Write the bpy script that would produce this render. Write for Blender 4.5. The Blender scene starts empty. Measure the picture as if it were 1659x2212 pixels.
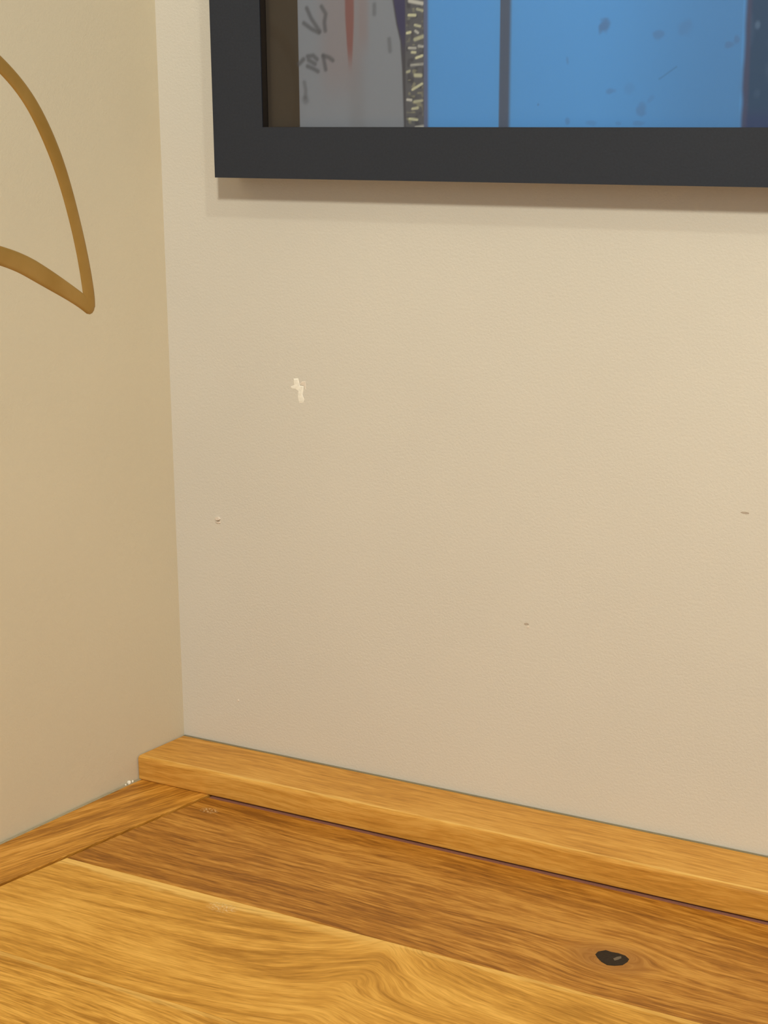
import bpy, bmesh, math, random
from mathutils import Vector, Matrix

sc = bpy.context.scene
T = 0.75                      # height of the oak top above the floor
COL = sc.collection

# ---------------------------------------------------------------- camera
cam_d = bpy.data.cameras.new('camera')
cam = bpy.data.objects.new('camera', cam_d); COL.objects.link(cam)
right = Vector((0.87759493, 0.47932592, -0.00859108))
up = Vector((-0.10863845, 0.21629578, 0.97026482))
fwd = Vector((-0.46693129, 0.85056617, -0.2418933))
m = Matrix((right, up, -fwd)).transposed().to_4x4()
m.translation = Vector((0.52088, -0.71388, 0.36 + T))
cam.matrix_world = m
cam_d.sensor_fit = 'VERTICAL'; cam_d.sensor_height = 36.0
cam_d.lens = 3600.0 / 2212.0 * 36.0
cam_d.clip_start = 0.02
sc.camera = cam

# ---------------------------------------------------------------- world, lamps, exposure
w = bpy.data.worlds.new('world'); sc.world = w; w.use_nodes = True
w.node_tree.nodes['Background'].inputs[0].default_value = (0.86, 0.98, 1.10, 1)
w.node_tree.nodes['Background'].inputs[1].default_value = 0.42

LAMPS = [((0.52, -0.80, 0.79 + T), 0.032, 19.5, (1.0, 0.985, 0.84)),
         ((1.48, -1.47, 1.84 + T), 0.040, 27.0, (1.0, 0.985, 0.84))]
for p, rad, pw, c in LAMPS:
    l = bpy.data.lights.new('downlight', 'POINT')
    l.shadow_soft_size = rad; l.energy = pw; l.color = c
    o = bpy.data.objects.new('downlight', l); COL.objects.link(o); o.location = p

sc.view_settings.view_transform = 'Standard'
sc.view_settings.look = 'None'
sc.view_settings.exposure = 0.0
sc.view_settings.gamma = 1.0
sc.view_settings.use_curve_mapping = False


# ---------------------------------------------------------------- helpers
class G:
    """small node-graph helper"""
    def __init__(s, name):
        s.m = bpy.data.materials.new(name); s.m.use_nodes = True
        s.t = s.m.node_tree; s.bsdf = s.t.nodes['Principled BSDF']
        s.co = s.t.nodes.new('ShaderNodeTexCoord').outputs['Object']

    def put(s, sock, v):
        if isinstance(v, bpy.types.NodeSocket): s.t.links.new(v, sock)
        else: sock.default_value = v

    def math(s, op, a, b=0.0, c=0.0, clamp=False):
        n = s.t.nodes.new('ShaderNodeMath'); n.operation = op; n.use_clamp = clamp
        for i, v in enumerate((a, b, c)): s.put(n.inputs[i], v)
        return n.outputs[0]

    def sep(s, v):
        n = s.t.nodes.new('ShaderNodeSeparateXYZ'); s.put(n.inputs[0], v)
        return n.outputs

    def vec(s, x, y, z=0.0):
        n = s.t.nodes.new('ShaderNodeCombineXYZ')
        for i, v in enumerate((x, y, z)): s.put(n.inputs[i], v)
        return n.outputs[0]

    def noise(s, v, scale=1.0, detail=2.0, rough=0.5):
        n = s.t.nodes.new('ShaderNodeTexNoise')
        s.put(n.inputs['Vector'], v); n.inputs['Scale'].default_value = scale
        n.inputs['Detail'].default_value = detail; n.inputs['Roughness'].default_value = rough
        return n.outputs[0]

    def smooth(s, v, a, b):
        n = s.t.nodes.new('ShaderNodeMapRange'); n.interpolation_type = 'SMOOTHSTEP'
        for i, q in enumerate((v, a, b, 0.0, 1.0)): s.put(n.inputs[i], q)
        return n.outputs[0]

    def lin(s, v, a, b, c, d):
        n = s.t.nodes.new('ShaderNodeMapRange')
        for i, q in enumerate((v, a, b, c, d)): s.put(n.inputs[i], q)
        return n.outputs[0]

    def mix(s, f, a, b, mode='MIX'):
        n = s.t.nodes.new('ShaderNodeMix'); n.data_type = 'RGBA'; n.blend_type = mode
        s.put(n.inputs[0], f)
        s.put(n.inputs[6], a if isinstance(a, bpy.types.NodeSocket) else (*a, 1))
        s.put(n.inputs[7], b if isinstance(b, bpy.types.NodeSocket) else (*b, 1))
        return n.outputs[2]

    def bump(s, h, strength, dist):
        n = s.t.nodes.new('ShaderNodeBump'); s.put(n.inputs['Height'], h)
        n.inputs['Strength'].default_value = strength; n.inputs['Distance'].default_value = dist
        s.t.links.new(n.outputs[0], s.bsdf.inputs['Normal'])

    def out(s, col, rough=0.5, spec=0.5, metal=0.0):
        b = s.bsdf
        s.put(b.inputs['Base Color'], col if isinstance(col, bpy.types.NodeSocket) else (*col, 1))
        s.put(b.inputs['Roughness'], rough); s.put(b.inputs['Specular IOR Level'], spec)
        b.inputs['Metallic'].default_value = metal
        return s.m


def wood(name, dark, mid, light, angle=0.0, seed=0.0, knot=None, fan=None, sap_glint=(), fine=1.0, tint=(1, 1, 1), contrast=1.0, scuffs=()):
    """oak: streaks run along the local x axis turned by angle; knot = (x, y, radius, stretch); fan = (x, y, height, reach)"""
    g = G(name)
    x, y, z = g.sep(g.co)[:3]
    ca, sa = math.cos(angle), math.sin(angle)
    a = g.math('ADD', g.math('MULTIPLY', x, ca), g.math('MULTIPLY', y, sa))
    c = g.math('ADD', g.math('MULTIPLY', y, ca), g.math('MULTIPLY', x, -sa))
    c = g.math('ADD', c, g.math('MULTIPLY', z, 1.0))
    w1 = g.math('SUBTRACT', g.noise(g.vec(g.math('MULTIPLY', a, 5.0), g.math('MULTIPLY', c, 16.0), seed), 1, 1), 0.5)
    w2 = g.math('SUBTRACT', g.noise(g.vec(g.math('MULTIPLY', a, 22.0), g.math('MULTIPLY', c, 60.0), seed + 3), 1, 2), 0.5)
    cc = g.math('ADD', c, g.math('MULTIPLY', w1, 0.022))
    cc = g.math('ADD', cc, g.math('MULTIPLY', w2, 0.0032))
    halo = None
    if knot:
        kx, ky, kr, ke = knot
        dx = g.math('DIVIDE', g.math('SUBTRACT', x, kx), ke)
        dy = g.math('SUBTRACT', y, ky)
        r2 = g.math('ADD', g.math('MULTIPLY', dx, dx), g.math('MULTIPLY', dy, dy))
        k = g.math('DIVIDE', kr * kr, g.math('ADD', r2, kr * kr * 0.35))
        cc = g.math('SUBTRACT', cc, g.math('MULTIPLY', dy, k))
        halo = g.math('SUBTRACT', 1.0, g.smooth(g.math('SQRT', r2), kr * 0.5, kr * 1.5))
    if fan:
        fx, fy, fh, fr = fan
        dx = g.math('SUBTRACT', g.math('ADD', x, g.math('MULTIPLY', w2, .012)), fx)
        dx = g.math('SQRT', g.math('ADD', g.math('MULTIPLY', dx, dx), .0045 ** 2))
        e = g.math('EXPONENT', g.math('MULTIPLY', dx, -1.0 / fr))
        fy_ = g.math('EXPONENT', g.math('MULTIPLY', g.math('ABSOLUTE', g.math('SUBTRACT', y, fy)), -1.0 / 0.06))
        cc = g.math('SUBTRACT', cc, g.math('MULTIPLY', g.math('MULTIPLY', e, fh), fy_))
    band = g.noise(g.vec(g.math('MULTIPLY', a, 4.0), g.math('MULTIPLY', cc, 130.0), seed + 7), 1, 2.5, 0.55)
    streak = g.noise(g.vec(g.math('MULTIPLY', a, 32.0), g.math('MULTIPLY', cc, 460.0), seed + 11), 1, 2, 0.6)
    pores = g.noise(g.vec(g.math('MULTIPLY', a, 110.0), g.math('MULTIPLY', cc, 1500.0), seed + 17), 1, 2, 0.6)
    blot = g.noise(g.vec(g.math('MULTIPLY', a, 9.0), g.math('MULTIPLY', c, 24.0), seed + 23), 1, 2, 0.5)
    f = g.math('ADD', g.math('MULTIPLY', g.math('SUBTRACT', band, .5), 1.15 * contrast), 0.5)
    f = g.math('ADD', f, g.math('MULTIPLY', g.math('SUBTRACT', streak, .5), 1.7 * fine))
    f = g.math('ADD', f, g.math('MULTIPLY', g.math('SUBTRACT', pores, .5), 1.3 * fine))
    f = g.math('ADD', f, g.math('MULTIPLY', g.math('SUBTRACT', blot, .5), 1.0))
    ramp = g.t.nodes.new('ShaderNodeValToRGB'); g.put(ramp.inputs[0], f)
    r = ramp.color_ramp; r.elements[0].position = 0.05; r.elements[0].color = (*dark, 1)
    r.elements[1].position = 0.95; r.elements[1].color = (*light, 1)
    e = r.elements.new(0.5); e.color = (*mid, 1)
    col = ramp.outputs[0]
    for (sy, sw, x0, x1, amt) in sap_glint:                     # pale sapwood lines beside a joint; on the batten, a painted edge highlight
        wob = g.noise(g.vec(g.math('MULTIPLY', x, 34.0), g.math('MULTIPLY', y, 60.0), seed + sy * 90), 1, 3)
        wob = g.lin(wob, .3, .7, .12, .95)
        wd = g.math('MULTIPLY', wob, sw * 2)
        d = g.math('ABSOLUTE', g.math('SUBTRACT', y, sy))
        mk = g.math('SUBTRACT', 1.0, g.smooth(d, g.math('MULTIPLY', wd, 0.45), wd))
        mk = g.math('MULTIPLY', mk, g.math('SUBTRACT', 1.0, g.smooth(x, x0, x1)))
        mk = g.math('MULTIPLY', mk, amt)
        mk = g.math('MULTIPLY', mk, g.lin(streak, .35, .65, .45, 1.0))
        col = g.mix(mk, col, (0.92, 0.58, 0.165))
    for (qx, qy, rx, ry, amt) in scuffs:                  # rubbed pale spots
        ex_ = g.math('DIVIDE', g.math('SUBTRACT', x, qx), rx); ey_ = g.math('DIVIDE', g.math('SUBTRACT', y, qy), ry)
        dd = g.math('ADD', g.math('MULTIPLY', ex_, ex_), g.math('MULTIPLY', ey_, ey_))
        nn = g.noise(g.co, 900.0, 3)
        mk = g.math('MULTIPLY', g.math('SUBTRACT', 1.0, g.smooth(dd, .2, 1.0)), g.smooth(nn, .48, .62))
        col = g.mix(g.math('MULTIPLY', mk, amt), col, (0.80, 0.60, 0.36))
    if halo: col = g.mix(g.math('MULTIPLY', halo, 0.55), col, (0.30, 0.115, 0.022))
    col = g.mix(1.0, col, tint, 'MULTIPLY')
    g.bump(f, 0.25, 0.0004)
    return g.out(col, g.lin(f, 0, 1, .52, .42), 0.35)


def plaster(name, col):
    g = G(name)
    n1 = g.noise(g.co, 800.0, 3, 0.7)
    n2 = g.noise(g.co, 7.0, 2)
    c = g.mix(g.lin(n2, .3, .7, 0, 1), tuple(v * .975 for v in col), tuple(min(1, v * 1.02) for v in col))
    c = g.mix(g.lin(n1, .35, .65, 0, .05), c, tuple(v * .8 for v in col))
    g.bump(n1, 0.40, 0.0005)
    return g.out(c, 0.62, 0.3)


def flat(name, col, rough=0.5, spec=0.4, metal=0.0, grain=0.0, gs=900.0):
    g = G(name)
    n = g.noise(g.co, gs, 2)
    if grain: g.bump(n, grain, 0.0003)
    c = g.mix(g.lin(n, .3, .7, 0, 1), tuple(v * .93 for v in col), tuple(min(1, v * 1.07) for v in col))
    return g.out(c, rough, spec, metal)


def obj(name, verts, faces, mat, parent=None, smooth=False, bevel=0.0, segs=2):
    me = bpy.data.meshes.new(name)
    me.from_pydata([tuple(v) for v in verts], [], faces)
    bm = bmesh.new(); bm.from_mesh(me)
    bmesh.ops.recalc_face_normals(bm, faces=bm.faces)
    if bevel:
        bmesh.ops.bevel(bm, geom=list(bm.edges), offset=bevel, segments=segs, affect='EDGES', profile=0.5, clamp_overlap=True)
    bm.to_mesh(me); bm.free()
    if mat: me.materials.append(mat)
    if smooth: me.polygons.foreach_set('use_smooth', [True] * len(me.polygons))
    o = bpy.data.objects.new(name, me); COL.objects.link(o)
    if parent: o.parent = parent
    return o


def prism(name, poly, z0, z1, mat, parent=None, **k):
    n = len(poly)
    v = [(p[0], p[1], z0) for p in poly] + [(p[0], p[1], z1) for p in poly]
    f = [list(range(n))[::-1], list(range(n, 2 * n))] + [[i, (i + 1) % n, n + (i + 1) % n, n + i] for i in range(n)]
    return obj(name, v, f, mat, parent, **k)


def box(name, x0, x1, y0, y1, z0, z1, mat, parent=None, **k):
    return prism(name, [(x0, y0), (x1, y0), (x1, y1), (x0, y1)], z0, z1, mat, parent, **k)


def empty(name, loc, label, cat):
    o = bpy.data.objects.new(name, None); COL.objects.link(o); o.location = loc
    o.empty_display_size = 0.05
    o['label'] = label; o['category'] = cat
    return o


def structure(o): o['kind'] = 'structure'; return o


# ---------------------------------------------------------------- the room
WALL = (0.70, 0.625, 0.515)
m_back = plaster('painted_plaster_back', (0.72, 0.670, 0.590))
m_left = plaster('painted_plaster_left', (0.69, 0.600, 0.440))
m_wall = plaster('painted_plaster', WALL)
m_ceil = plaster('ceiling_paint', (0.78, 0.74, 0.67))
m_floor = flat('floor_grey', (0.16, 0.15, 0.14), 0.5, 0.4)

U = Vector((-0.13114137, -0.99136368, 0))          # left wall runs this way from the corner
XL, YF, XR, ZC = -0.53, -4.0, 3.2, 1.88 + T
structure(box('wall_back', -0.2, XR + .1, 0, .1, 0, ZC, m_back))
wl = structure(prism('wall_left', [(0, 0), (4.035 * U.x, 4.035 * U.y), (4.035 * U.x - .1, 4.035 * U.y), (-.1, 0)], 0, ZC, m_left))
structure(box('floor', XL - .1, XR + .1, YF - .1, .1, -.1, 0, m_floor))
structure(box('ceiling', XL - .1, XR + .1, YF - .1, .1, ZC, ZC + .1, m_ceil))
wb = bpy.data.objects['wall_back']

# ---------------------------------------------------------------- the oak table
dk1, md1, lt1 = (0.245, 0.085, 0.007), (0.435, 0.173, 0.018), (0.63, 0.300, 0.052)
dk2, md2, lt2 = (0.42, 0.180, 0.016), (0.66, 0.320, 0.046), (0.86, 0.47, 0.095)
m_p1 = wood('oak_plank_dark', dk1, md1, lt1, -0.03, 1.3, knot=(.293, -.0995, .0115, 1.5), scuffs=((.0525, -.0528, .006, .004, .6),))
m_p2 = wood('oak_plank_light', dk2, md2, lt2, 0.02, 5.1, fan=(.203, -.131, .040, .036),
            sap_glint=((-.1338, .0042, .10, .25, .95), (-.1325, .0020, .30, .42, .55)), fine=.75, scuffs=((.1185, -.1390, .009, .005, .7),))
m_p3 = wood('oak_plank_third', dk2, md2, lt2, -0.05, 9.4, sap_glint=((-.2188, .0018, .14, .22, .60),), fine=1.0)
m_strip = wood('oak_edge_strip', (.36, .14, .014), (.60, .265, .032), (.80, .40, .08), 0.0, 12.2, contrast=1.2)
m_batt = wood('oak_batten', (.48, .21, .030), (.66, .315, .052), (.80, .43, .095), 0.0, 21.7, contrast=.5, fine=.8, sap_glint=((-.0351, .0010, 2.0, 3.0, .8),))  # pale line paints the highlight of the bevelled front edge into the wood
m_hole = flat('knot_black', (0.026, 0.016, 0.009), 0.6, 0.25, grain=.8, gs=500)
m_resin = flat('knot_resin', (0.13, 0.095, 0.06), 0.35, 0.5)

tab = empty('oak_table', (0, 0, T), 'wall-to-wall oak table top of glued honey-brown planks with a black knot', 'table')
XE = 1.30


def sx(y):                                        # x of the seam between the end strip and the planks
    return 0.0401 + (0.0123 - 0.0401) * (y + .0402) / (-.1683 + .0402)


YA, YB, YC, YD = -.0392, -.1312, -.2170, -.3040
rows = [(YA, YB, m_p1, 'darker reddish plank with a black knot'), (YB, YC, m_p2, 'pale plank with a fan of grain and a sapwood edge'),
        (YC, YD, m_p3, None), (YD, -.392, m_p1, None), (-.392, -.478, m_p2, None), (-.478, -.56, m_p3, None)]
planks = []
for y1, y0, mt, lb in rows:
    g_ = 0.00012
    p = prism('plank', [(sx(y0) + .0020, y0 + g_), (XE, y0 + g_), (XE, y1 - g_), (sx(y1) + .0020, y1 - g_)], -.026, 0, mt, tab, bevel=.00025, segs=1)
    if lb: p['label'] = lb
    planks.append(p)
# end strip scribed to the left wall (built along its own axis so that the grain follows it)
ang = math.atan2(-(-.1683 + .0402), -(.0123 - .0401)) + math.pi     # direction of the seam
sd = Vector((.0123 - .0401, -.1683 + .0402, 0)).normalized()
rot = Matrix.Rotation(math.atan2(sd.y, sd.x) - .16, 4, 'Z')
inv = rot.inverted()
pts = [(sx(-.0005), -.0005), (sx(-.56), -.56), (.5649 * U.x + .0008, .5649 * U.y), (.0008, -.0005)]
st = prism('edge_strip', [tuple((inv @ Vector((x, y, 0)))[:2]) for x, y in pts], -.026, .0002, m_strip, tab, bevel=.0005, segs=2)
st.matrix_local = rot
st['label'] = 'narrow scribed oak strip along the left wall, grain slanting'
box('back_rail', sx(0) + .002, XE, -.052, -.001, -.046, -.0265, m_hole, tab)
m_fill = flat('joint_shadow_line', (0.27, 0.120, 0.090), 0.8, 0.1)  # added strips; the shade of the open gaps is put into their colour
box('gap_shade_strip', sx(-.037) + .002, XE, -.03915, -.0012, -.020, -.0004, m_fill, tab)
prism('gap_shade_strip', [(sx(-.037) - .0001, -.037), (sx(-.56) - .0001, -.56), (sx(-.56) + .0018, -.56), (sx(-.037) + .0018, -.037)], -.020, -.0022, m_fill, tab)
box('under_frame', .05, XE - .02, -.55, -.5, -.086, -.0265, m_strip, tab, bevel=.001)
for lx, ly in ((.06, -.54), (XE - .08, -.54), (XE - .08, -.06), (.06, -.07)):
    zt = -.087 if ly < -.5 else -.0465
    box('leg', lx, lx + .05, ly, ly + .05, -T, zt, m_strip, tab, bevel=.001)

prism('wall_joint_strip', [(.0003, -.0010), (.0016, -.0010), (.5649 * U.x + .0018, .5649 * U.y), (.5649 * U.x + .0003, .5649 * U.y)], -.004, .0006, flat('sealant_pale', (0.40, 0.34, 0.225), 0.7, 0.2), tab, bevel=.0002, segs=1)
# knot: black, with a paler resin fleck
KN = [(.2858, -.0997), (.286, -.0969), (.2885, -.0942), (.2913, -.0946), (.2942, -.0942), (.2977, -.0948), (.3002, -.0969),
      (.3004, -.0995), (.2995, -.1029), (.2968, -.105), (.2937, -.106), (.2906, -.1046), (.2877, -.1021)]
kn = prism('knot', KN, -.0004, .00008, m_hole, planks[0]); kn['label'] = 'black knot with a brown fleck'
prism('knot_fleck', [(.2940, -.0996), (.2949, -.0975), (.2963, -.0962), (.2970, -.0978), (.2962, -.0995), (.2952, -.1010)], .00005, .00012, m_resin, planks[0])

# ---------------------------------------------------------------- batten against the back wall
H, D = .0139, .0371
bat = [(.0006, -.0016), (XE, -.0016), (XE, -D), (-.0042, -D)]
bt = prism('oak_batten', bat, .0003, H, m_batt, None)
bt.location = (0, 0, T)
bm = bmesh.new(); bm.from_mesh(bt.data)
ed = [e for e in bm.edges if all(v.co.y < -D + 1e-4 for v in e.verts) and abs(e.verts[0].co.z - e.verts[1].co.z) < 1e-5 and e.verts[0].co.z > .01]
bmesh.ops.bevel(bm, geom=ed, offset=.0017, segments=3, affect='EDGES', profile=.5)
ed = [e for e in bm.edges if all(v.co.z < .001 and v.co.y < -D + 1e-4 for v in e.verts)]
bmesh.ops.bevel(bm, geom=ed, offset=.0006, segments=2, affect='EDGES', profile=.5)
bm.to_mesh(bt.data); bm.free()
m_olive = flat('joint_olive', (0.27, 0.225, 0.140), 0.7, 0.2)  # thin olive strip between the batten and the wall
box('wall_joint_strip', .0006, XE, -.0017, -.0002, .0005, H + .0002, m_olive, bt)
bt['label'] = 'square oak batten lying on the table along the foot of the back wall'
bt['category'] = 'batten'

# ---------------------------------------------------------------- picture
m_frame = flat('frame_charcoal', (0.022, 0.026, 0.038), 0.55, 0.35, grain=.15)
m_lip = flat('frame_rebate', (0.018, 0.013, 0.010), 0.7, 0.2)
pic = empty('framed_picture', (0, 0, T), 'large print in a flat charcoal frame hanging on the back wall', 'picture')
X0, X1, Z0, Z1 = .0466, .86, .3220, 1.02
FL, FB = .0285, .0242
xi0, xi1, zi0, zi1 = X0 + FL, X1 - FL, Z0 + FB, Z1 - FB
YFR, YP, YBK = -.0200, -.0150, -.0015


def rail(a, b, c, d, lab=None):
    """mitred frame side: outer a-b, inner c-d in (x, z)"""
    v = []
    for y in (YFR, YBK): v += [(p[0], y, p[1]) for p in (a, b, c, d)]
    f = [[0, 1, 2, 3], [7, 6, 5, 4], [0, 4, 5, 1], [1, 5, 6, 2], [2, 6, 7, 3], [3, 7, 4, 0]]
    return obj('frame_side', v, f, m_frame, pic)


rail((X0, Z0), (X1, Z0), (xi1, zi0), (xi0, zi0))
rail((X1, Z0), (X1, Z1), (xi1, zi1), (xi1, zi0))
rail((X1, Z1), (X0, Z1), (xi0, zi1), (xi1, zi1))
rail((X0, Z1), (X0, Z0), (xi0, zi0), (xi0, zi1))
e_ = .0003
obj('rebate_lip', [(xi0 + e_, YFR + .0003, zi0), (xi0 + e_, YP, zi0), (xi0 + e_, YP, zi1), (xi0 + e_, YFR + .0003, zi1)], [[0, 1, 2, 3]], m_lip, pic)

# print: flat artwork, colours per vertex of a grid in its own plane
import numpy as np


def srgb(r, g, b):
    c = np.array([r, g, b]) / 255.0
    return np.where(c <= .04045, c / 12.92, ((c + .055) / 1.055) ** 2.4)


gx = np.concatenate([np.arange(xi0 - .002, .330, .00045), np.linspace(.331, xi1 + .002, 60)])
gz = np.concatenate([np.arange(zi0 - .002, .420, .00050), np.linspace(.421, zi1 + .002, 40)])
X, Z = np.meshgrid(gx, gz)
rng = np.random.RandomState(4)


def ss(v, a, b):
    t = np.clip((v - a) / (b - a), 0, 1); return t * t * (3 - 2 * t)


def vn(X, Z, sx_, sz_, seed):                       # smooth value noise
    r = np.random.RandomState(seed).rand(256, 256)
    u, v = X * sx_ + 40, Z * sz_ + 40
    i, j = np.floor(u).astype(int), np.floor(v).astype(int)
    fu, fv = u - i, v - j; fu = fu * fu * (3 - 2 * fu); fv = fv * fv * (3 - 2 * fv)
    q = lambda a, b: r[(i + a) % 256, (j + b) % 256]
    return (q(0, 0) * (1 - fu) + q(1, 0) * fu) * (1 - fv) + (q(0, 1) * (1 - fu) + q(1, 1) * fu) * fv


K = np.zeros(X.shape + (3,)) + srgb(68, 57, 46)      # brown strip on the left


def lay(mask, col):
    global K
    mk = np.clip(mask, 0, 1)[..., None]; K = K * (1 - mk) + col * mk


lay(ss(X, .0930, .0934), srgb(127, 128, 134))                                   # grey-white panel
lay(ss(X, .100, .112) * (1 - ss(X, .122, .132)) * ss(Z, .352, .375) * .7, srgb(132, 121, 122))
lay((1 - ss(np.abs(X - .1246), .001, .007)) * .35 * (1 - ss(Z, .34, .40)), srgb(114, 110, 112))
lay((1 - ss(np.abs(X - .1212), 0.0006 + .0011 * ss(Z, .37, .40), .0014 + .0016 * ss(Z, .37, .40))) * ss(Z, .369, .384) * .85, srgb(124, 78, 73))
lay((1 - ss(np.abs(X - .1285), .001, .004)) * ss(Z, .375, .39) * .4, srgb(132, 108, 104))
strokes = [[(.0981, .4005), (.1005, .3958), (.105, .3899)], [(.0964, .3938), (.1004, .3912), (.1044, .3894)],
           [(.1062, .401), (.1084, .3977), (.1076, .3939), (.108, .3902)], [(.0934, .3754), (.0958, .3774)],
           [(.0981, .3787), (.1012, .379), (.1032, .3773)], [(.098, .3742), (.101, .3731), (.1036, .3718)],
           [(.0986, .377), (.1021, .3752)], [(.1067, .3789), (.1098, .378), (.1118, .3767)],
           [(.1067, .3785), (.1072, .376), (.1079, .3726)], [(.096, .3668), (.0967, .3632), (.0964, .3600)], [(.0964, .3590), (.0966, .3585)],
           [(.1344, .401), (.1343, .3969)], [(.142, .3855), (.1424, .3803)]]
for k_, s_ in enumerate(strokes):                                               # smudged hand lettering
    d = np.full(X.shape, 9.0)
    for (ax, az), (bx, bz) in zip(s_, s_[1:]):
        L = (bx - ax) ** 2 + (bz - az) ** 2
        t = np.clip(((X - ax) * (bx - ax) + (Z - az) * (bz - az)) / L, 0, 1)
        d = np.minimum(d, np.hypot(X - ax - t * (bx - ax), Z - az - t * (bz - az)))
    wdt = .0013 if k_ == 10 else .0008
    lay((1 - ss(d, wdt * .3, wdt * 2.2)) * (.75 if k_ < 9 else .5), srgb(82, 80, 84))
edge = np.interp(Z, [.346, .372, .3843, .3925, .4027, .45, .6], [.1494, .1486, .1477, .1456, .1438, .136, .11])
lay(ss(X, edge - .0005, edge + .0006), srgb(74, 71, 76))                         # navy wedge
lay(ss(X, edge + .0002, edge + .0012) * ss(Z, .375, .392), srgb(64, 61, 88))
lay(ss(X, .1500, .1508), srgb(90, 88, 92))                                      # ornate moulding
nz = vn(X, Z, 500, 420, 8)
lay(ss(X, .1506, .1512) * ss(nz, .55, .9) * .6, srgb(62, 60, 66))
lay(ss(X, .1506, .1512) * (1 - ss(X, .1585, .160)) * ss(vn(X, Z, 420, 700, 5), .72, .9) * .5, srgb(150, 144, 118))
fl = [((.1527, .402), (.1591, .4007)), ((.1565, .3983), (.1593, .3976)), ((.1554, .3914), (.158, .3908)), ((.1556, .3888), (.1569, .388)),
      ((.1513, .388), (.153, .3883)), ((.1554, .3851), (.1594, .3863)), ((.1523, .3814), (.1556, .3813)), ((.1538, .3795), (.1555, .3794)),
      ((.156, .377), (.159, .3779)), ((.1534, .3738), (.1592, .3742)), ((.1555, .3693), (.1583, .3692)), ((.154, .363), (.1589, .3655)),
      ((.1513, .3585), (.1533, .3583)), ((.155, .3576), (.1589, .3581)), ((.1539, .3544), (.1567, .3548)), ((.1558, .3459), (.1593, .3463)),
      ((.1522, .3958), (.1556, .3957)), ((.1512, .3708), (.1525, .3712)), ((.1573, .3822), (.1594, .3819)), ((.1524, .3499), (.1563, .3495))]
fl += [((a[0] + rng.rand() * .002, a[1] + dz), (b[0], b[1] + dz + .0004)) for dz in (.0585, .117, .176) for a, b in fl]
for k_, ((ax, az), (bx, bz)) in enumerate(fl):
    L = (bx - ax) ** 2 + (bz - az) ** 2
    t = np.clip(((X - ax) * (bx - ax) + (Z - az) * (bz - az)) / L, 0, 1)
    d = np.hypot(X - ax - t * (bx - ax), Z - az - t * (bz - az))
    br = (.95, .55, .7, .8)[k_ % 4]
    wdt = .0009 if k_ % 5 else .0013
    lay((1 - ss(d, wdt * .25, wdt)) * br, srgb(200, 194, 160) if k_ % 3 else srgb(186, 180, 170))
lay(ss(X, .1596, .1602), srgb(92, 98, 124))
lay(ss(X, .1612, .1628), srgb(84, 141, 194))                                    # blue panels
bx_ = .1977 + (Z - .3461) * .0065
lay(ss(X, bx_ - .0004, bx_ + .0002) * (1 - ss(X, bx_ + .0040, bx_ + .0062)), srgb(80, 88, 106))
lay(ss(X, .235, .305) * (1 - ss(X, .3075, .3085)) * .75, srgb(76, 118, 162))
for (px, pz, rx, rz, an_, am) in [(.2471, .3886, .0026, .0033, -.4, .75), (.2718, .3844, .0026, .0021, 0, .45), (.2833, .3869, .0030, .0036, -.3, .25),
                                  (.2508, .3614, .0021, .0013, .2, .4), (.2649, .3539, .0025, .0029, 0, .42), (.2303, .3747, .0006, .0019, .2, .35),
                                  (.2167, .3559, .0006, .0007, 0, .6), (.2308, .3487, .0012, .0016, 0, .4), (.2420, .3480, .0026, .0012, 0, .25),
                                  (.2545, .3478, .0014, .0009, 0, .25), (.2640, .3477, .0026, .0012, 0, .3), (.2590, .3622, .0030, .0022, .4, .15),
                                  (.2690, .3580, .0012, .0022, -.7, .2), (.3025, .3796, .0022, .0016, .2, .5), (.3058, .3815, .0012, .0018, .2, .5)]:
    c_, s_ = math.cos(an_), math.sin(an_)
    u = ((X - px) * c_ + (Z - pz) * s_) / rx; v = (-(X - px) * s_ + (Z - pz) * c_) / rz
    rr = np.hypot(u, v) + (vn(X, Z, 600, 600, 31) - .5) * .5
    lay((1 - ss(rr, .55, 1.25)) * am * .8, srgb(80, 98, 132))
t = np.clip((X - .2728) / (.2798 - .2728), 0, 1)
lay((1 - ss(np.abs(Z - (.3663 + .0047 * t)), .0002, .0007)) * (X > .2722) * (X < .2802) * .3, srgb(66, 92, 124))
ex = .3082 + (vn(X, Z, 10, 160, 12) - .5) * .0005
lay(ss(X, ex - .0008, ex + .0020), srgb(70, 74, 98))
lay(ss(X, .3108, .3122), srgb(52, 72, 98))
lay(ss(X, .3105, .312) * ss(vn(X, Z, 260, 200, 17), .6, .95) * .35, srgb(74, 92, 118))
lay((1 - ss(np.hypot((X - .3142) / .0014, (Z - .3872) / .0020), .4, 1.2)) * .5, srgb(96, 116, 142))
lay(ss(X, .310, .312) * (1 - ss(Z, .348, .356)) * .5, srgb(58, 62, 100))
nxg, nzg = len(gx), len(gz)
me = bpy.data.meshes.new('print')
vs = np.stack([X.ravel(), np.full(X.size, YP + .0002), Z.ravel()], 1)
ii = np.arange(nxg * nzg).reshape(nzg, nxg)
fa = np.stack([ii[:-1, :-1], ii[:-1, 1:], ii[1:, 1:], ii[1:, :-1]], -1).reshape(-1, 4)
me.from_pydata(vs.tolist(), [], fa.tolist())
at = me.color_attributes.new('print_colour', 'FLOAT_COLOR', 'POINT')
at.data.foreach_set('color', np.concatenate([K, np.ones(X.shape + (1,))], -1).astype(np.float32).ravel())
g = G('printed_artwork')
an = g.t.nodes.new('ShaderNodeVertexColor'); an.layer_name = 'print_colour'
PRINT_GAIN = (1.14, 1.20, 1.30)
pc = g.mix(1.0, an.outputs[0], PRINT_GAIN, 'MULTIPLY')
pn = g.noise(g.co, 1500.0, 2)
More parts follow.
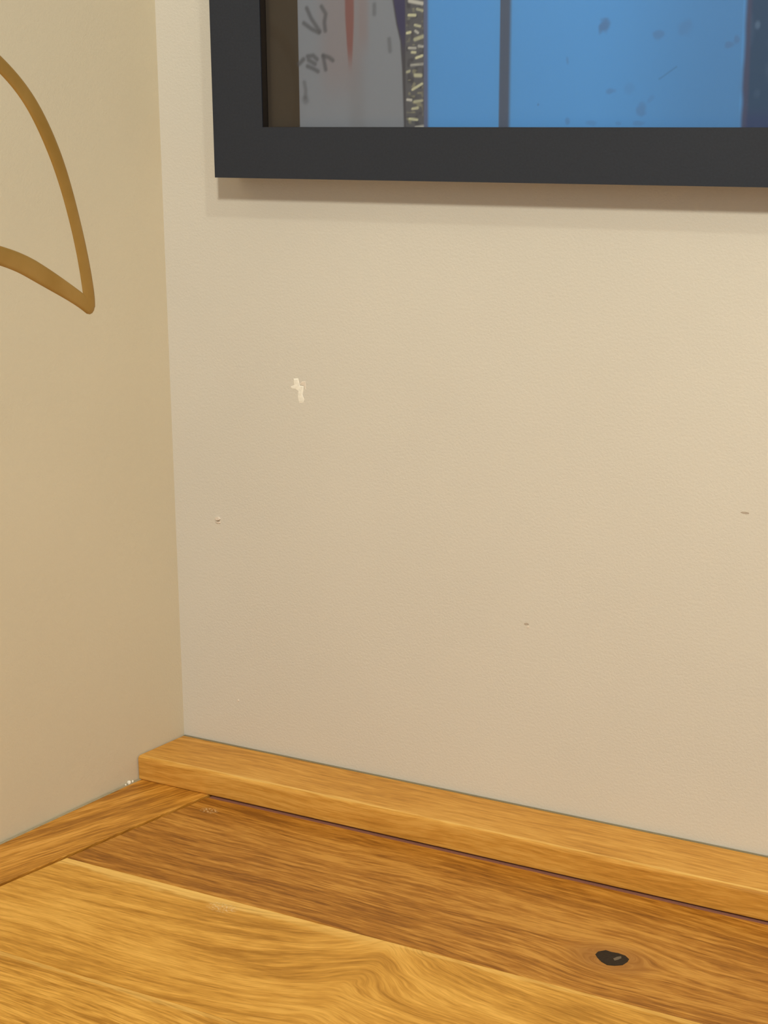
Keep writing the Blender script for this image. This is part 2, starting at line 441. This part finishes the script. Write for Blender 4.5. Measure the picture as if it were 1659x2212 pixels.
pc = g.mix(g.lin(pn, .3, .7, 0, .02), pc, (.1, .1, .1))
m_print = g.out(pc, 0.5, 0.3)
me.materials.append(m_print)
pr = bpy.data.objects.new('print', me); COL.objects.link(pr); pr.parent = pic
pr['label'] = 'print of blue panels beside a grey strip with smudged lettering'
# glass
g = G('picture_glass'); t_ = g.t
tr = t_.nodes.new('ShaderNodeBsdfTransparent'); gl = t_.nodes.new('ShaderNodeBsdfGlossy'); gl.inputs['Roughness'].default_value = .03
mx = t_.nodes.new('ShaderNodeMixShader'); fr = t_.nodes.new('ShaderNodeFresnel'); fr.inputs[0].default_value = 1.25
t_.links.new(fr.outputs[0], mx.inputs[0]); t_.links.new(tr.outputs[0], mx.inputs[1]); t_.links.new(gl.outputs[0], mx.inputs[2])
t_.links.new(mx.outputs[0], t_.nodes['Material Output'].inputs[0])
obj('glass_pane', [(xi0, YP - .0006, zi0), (xi1, YP - .0006, zi0), (xi1, YP - .0006, zi1), (xi0, YP - .0006, zi1)], [[0, 1, 2, 3]], g.m, pic)

# ---------------------------------------------------------------- gold leaf outline on the left wall
m_gold = G('gold_line')
gn = m_gold.noise(m_gold.co, 60.0, 3)
m_gold = m_gold.out(m_gold.mix(m_gold.lin(gn, .3, .7, 0, 1), (.36, .200, .040), (.42, .245, .062)), .45, .4, .25)
outer = [(.0552, .2622), (.0566, .2738), (.0592, .2895), (.0631, .3048), (.0684, .3239), (.074, .3372), (.0819, .3526), (.0904, .3649), (.1038, .3767),
         (.124, .3905), (.150, .4005), (.180, .402), (.205, .391), (.218, .370), (.214, .345), (.195, .322), (.168, .306), (.140, .2975),
         (.111, .2897), (.098, .285), (.0877, .2788), (.0779, .2735), (.0679, .2675), (.0599, .2626)]
tip = (.0556, .2592)


def crom(P, n=6):
    out = []
    for i in range(len(P) - 1):
        a = P[max(i - 1, 0)]; b = P[i]; c = P[i + 1]; d = P[min(i + 2, len(P) - 1)]
        for k in range(n):
            t = k / n
            out.append(tuple(.5 * (2 * b[j] + (c[j] - a[j]) * t + (2 * a[j] - 5 * b[j] + 4 * c[j] - d[j]) * t * t + (3 * b[j] - a[j] - 3 * c[j] + d[j]) * t ** 3) for j in (0, 1)))
    out.append(P[-1]); return out


path = crom([tip] + outer + [tip])
for _ in range(40):
    path = [path[0]] + [tuple((path[i - 1][j] + 2 * path[i][j] + path[i + 1][j]) / 4 for j in (0, 1)) for i in range(1, len(path) - 1)] + [path[-1]]
N = Vector((0.99136368, -0.13114137, 0))
HW, TH = .0036, .0009
vs, fs = [], []
prof = [(-1, 0.0), (-.92, .55), (-.6, .9), (0, 1.0), (.6, .9), (.92, .55), (1, 0.0)]
for i, (s, z) in enumerate(path):
    a = path[max(i - 1, 0)]; b = path[min(i + 1, len(path) - 1)]
    dx, dz = b[0] - a[0], b[1] - a[1]; L = math.hypot(dx, dz); nx, nz_ = -dz / L, dx / L
    fr_ = i / len(path)
    hw = HW * (1.0 + .04 * math.sin(i * .21)) * (1.0 if fr_ < .5 else 1.0 + .28 * min(1, (1 - fr_) / .18))
    for q, h in prof:
        p = U * (s + nx * hw * q) + N * (TH * h) + Vector((0, 0, z + nz_ * hw * q))
        vs.append(p)
k = len(prof)
for i in range(len(path) - 1):
    for j in range(k - 1): fs.append([i * k + j, i * k + j + 1, (i + 1) * k + j + 1, (i + 1) * k + j])
c0 = len(vs); ct = U * tip[0] + Vector((0, 0, tip[1]))              # rounded cap where both ends meet
R_ = 12
for j in range(R_ + 1):
    an_ = 2 * math.pi * j / R_
    for q, h in ((1.0, 0), (.6, .9)):
        vs.append(ct + U * (HW * .97 * q * math.cos(an_)) + Vector((0, 0, HW * .97 * q * math.sin(an_))) + N * TH * h)
vs.append(ct + N * TH); cc_ = len(vs) - 1
for j in range(R_):
    fs.append([c0 + 2 * j, c0 + 2 * j + 2, c0 + 2 * j + 3, c0 + 2 * j + 1]); fs.append([c0 + 2 * j + 1, c0 + 2 * j + 3, cc_])
go = obj('gold_leaf_outline', vs, fs, m_gold, None, smooth=True)
go.location = (0, 0, T)
go['label'] = 'golden curved outline with a sharp lower tip on the left wall'
go['category'] = 'wall decoration'

# ---------------------------------------------------------------- chips and marks on the walls
m_white = flat('bare_plaster', (0.93, 0.88, 0.78), .8, .2, grain=.3, gs=700)
m_pale = flat('worn_paint', (0.80, 0.70, 0.60), .8, .2)
m_mark = flat('dark_mark', (0.50, 0.42, 0.34), .8, .2)  # flat darker patches for a small pit and faint dents


def wall_patch(name, poly, mat, th=.00025, parent=wb):
    n = len(poly)
    cx = sum(p[0] for p in poly) / n; cz = sum(p[1] for p in poly) / n
    v = [(p[0], .0, p[1] + T) for p in poly] + [(cx + (p[0] - cx) * .85, -th, cz + (p[1] - cz) * .85 + T) for p in poly]
    f = [list(range(n, 2 * n))] + [[i, (i + 1) % n, n + (i + 1) % n, n + i] for i in range(n)]
    return obj(name, v, f, mat, parent)


CH = [(.07725, .22122), (.07992, .22155), (.08052, .21916), (.08082, .21775), (.08314, .21763), (.08274, .21473), (.08237, .21298), (.08331, .21075),
      (.08261, .20926), (.08027, .20879), (.07967, .21162), (.08008, .21482), (.07845, .21585), (.07545, .2162), (.07547, .21706), (.07749, .21779), (.0772, .21949)]
wall_patch('paint_chip', CH, m_white)['label'] = 'white chip of bare plaster'
wall_patch('paint_chip', [(.0809, .2184), (.0820, .2199), (.0842, .2203), (.0843, .2160), (.0835, .2178)], m_pale, .0002)


def ring(cx, cz, rx, rz, n=9, seed=0, j=.25):
    r = random.Random(seed)
    return [(cx + rx * math.cos(2 * math.pi * i / n) * (1 - j * r.random()), cz + rz * math.sin(2 * math.pi * i / n) * (1 - j * r.random())) for i in range(n)]


wall_patch('screw_plug', ring(.0279, .1421, .0018, .0012, seed=1), m_pale, .0011)
wall_patch('dark_mark', ring(.0279, .1408, .0014, .0006, seed=2), m_mark, .0001)
wall_patch('screw_plug', ring(.0279, .1400, .0018, .0004, seed=3), m_pale, .0006)
wall_patch('dark_mark', ring(.2078, .1094, .0016, .0008, seed=4), m_mark, .0001)
wall_patch('paint_chip', ring(.2087, .1081, .0006, .0006, seed=5), m_pale, .0004)
wall_patch('dark_mark', ring(.3139, .1773, .0024, .0007, seed=6), m_mark, .0001)
wall_patch('paint_chip', ring(.0372, .0406, .0007, .0007, seed=7), m_pale, .0005)
# crumbs of plaster in the corner of the left wall
for i, (s, z, r_) in enumerate(((.0452, .0012, .0011), (.0425, .0009, .0006), (.0478, .0007, .0005))):
    bm = bmesh.new(); bmesh.ops.create_icosphere(bm, subdivisions=2, radius=r_)
    rr = random.Random(i)
    for v in bm.verts: v.co *= 1 + rr.uniform(-.2, .2)
    me = bpy.data.meshes.new('plaster_crumb'); bm.to_mesh(me); bm.free(); me.materials.append(m_white)
    o = bpy.data.objects.new('plaster_crumb', me); COL.objects.link(o)
    o.location = U * s + N * .0008 + Vector((0, 0, z + T)); o.parent = wl
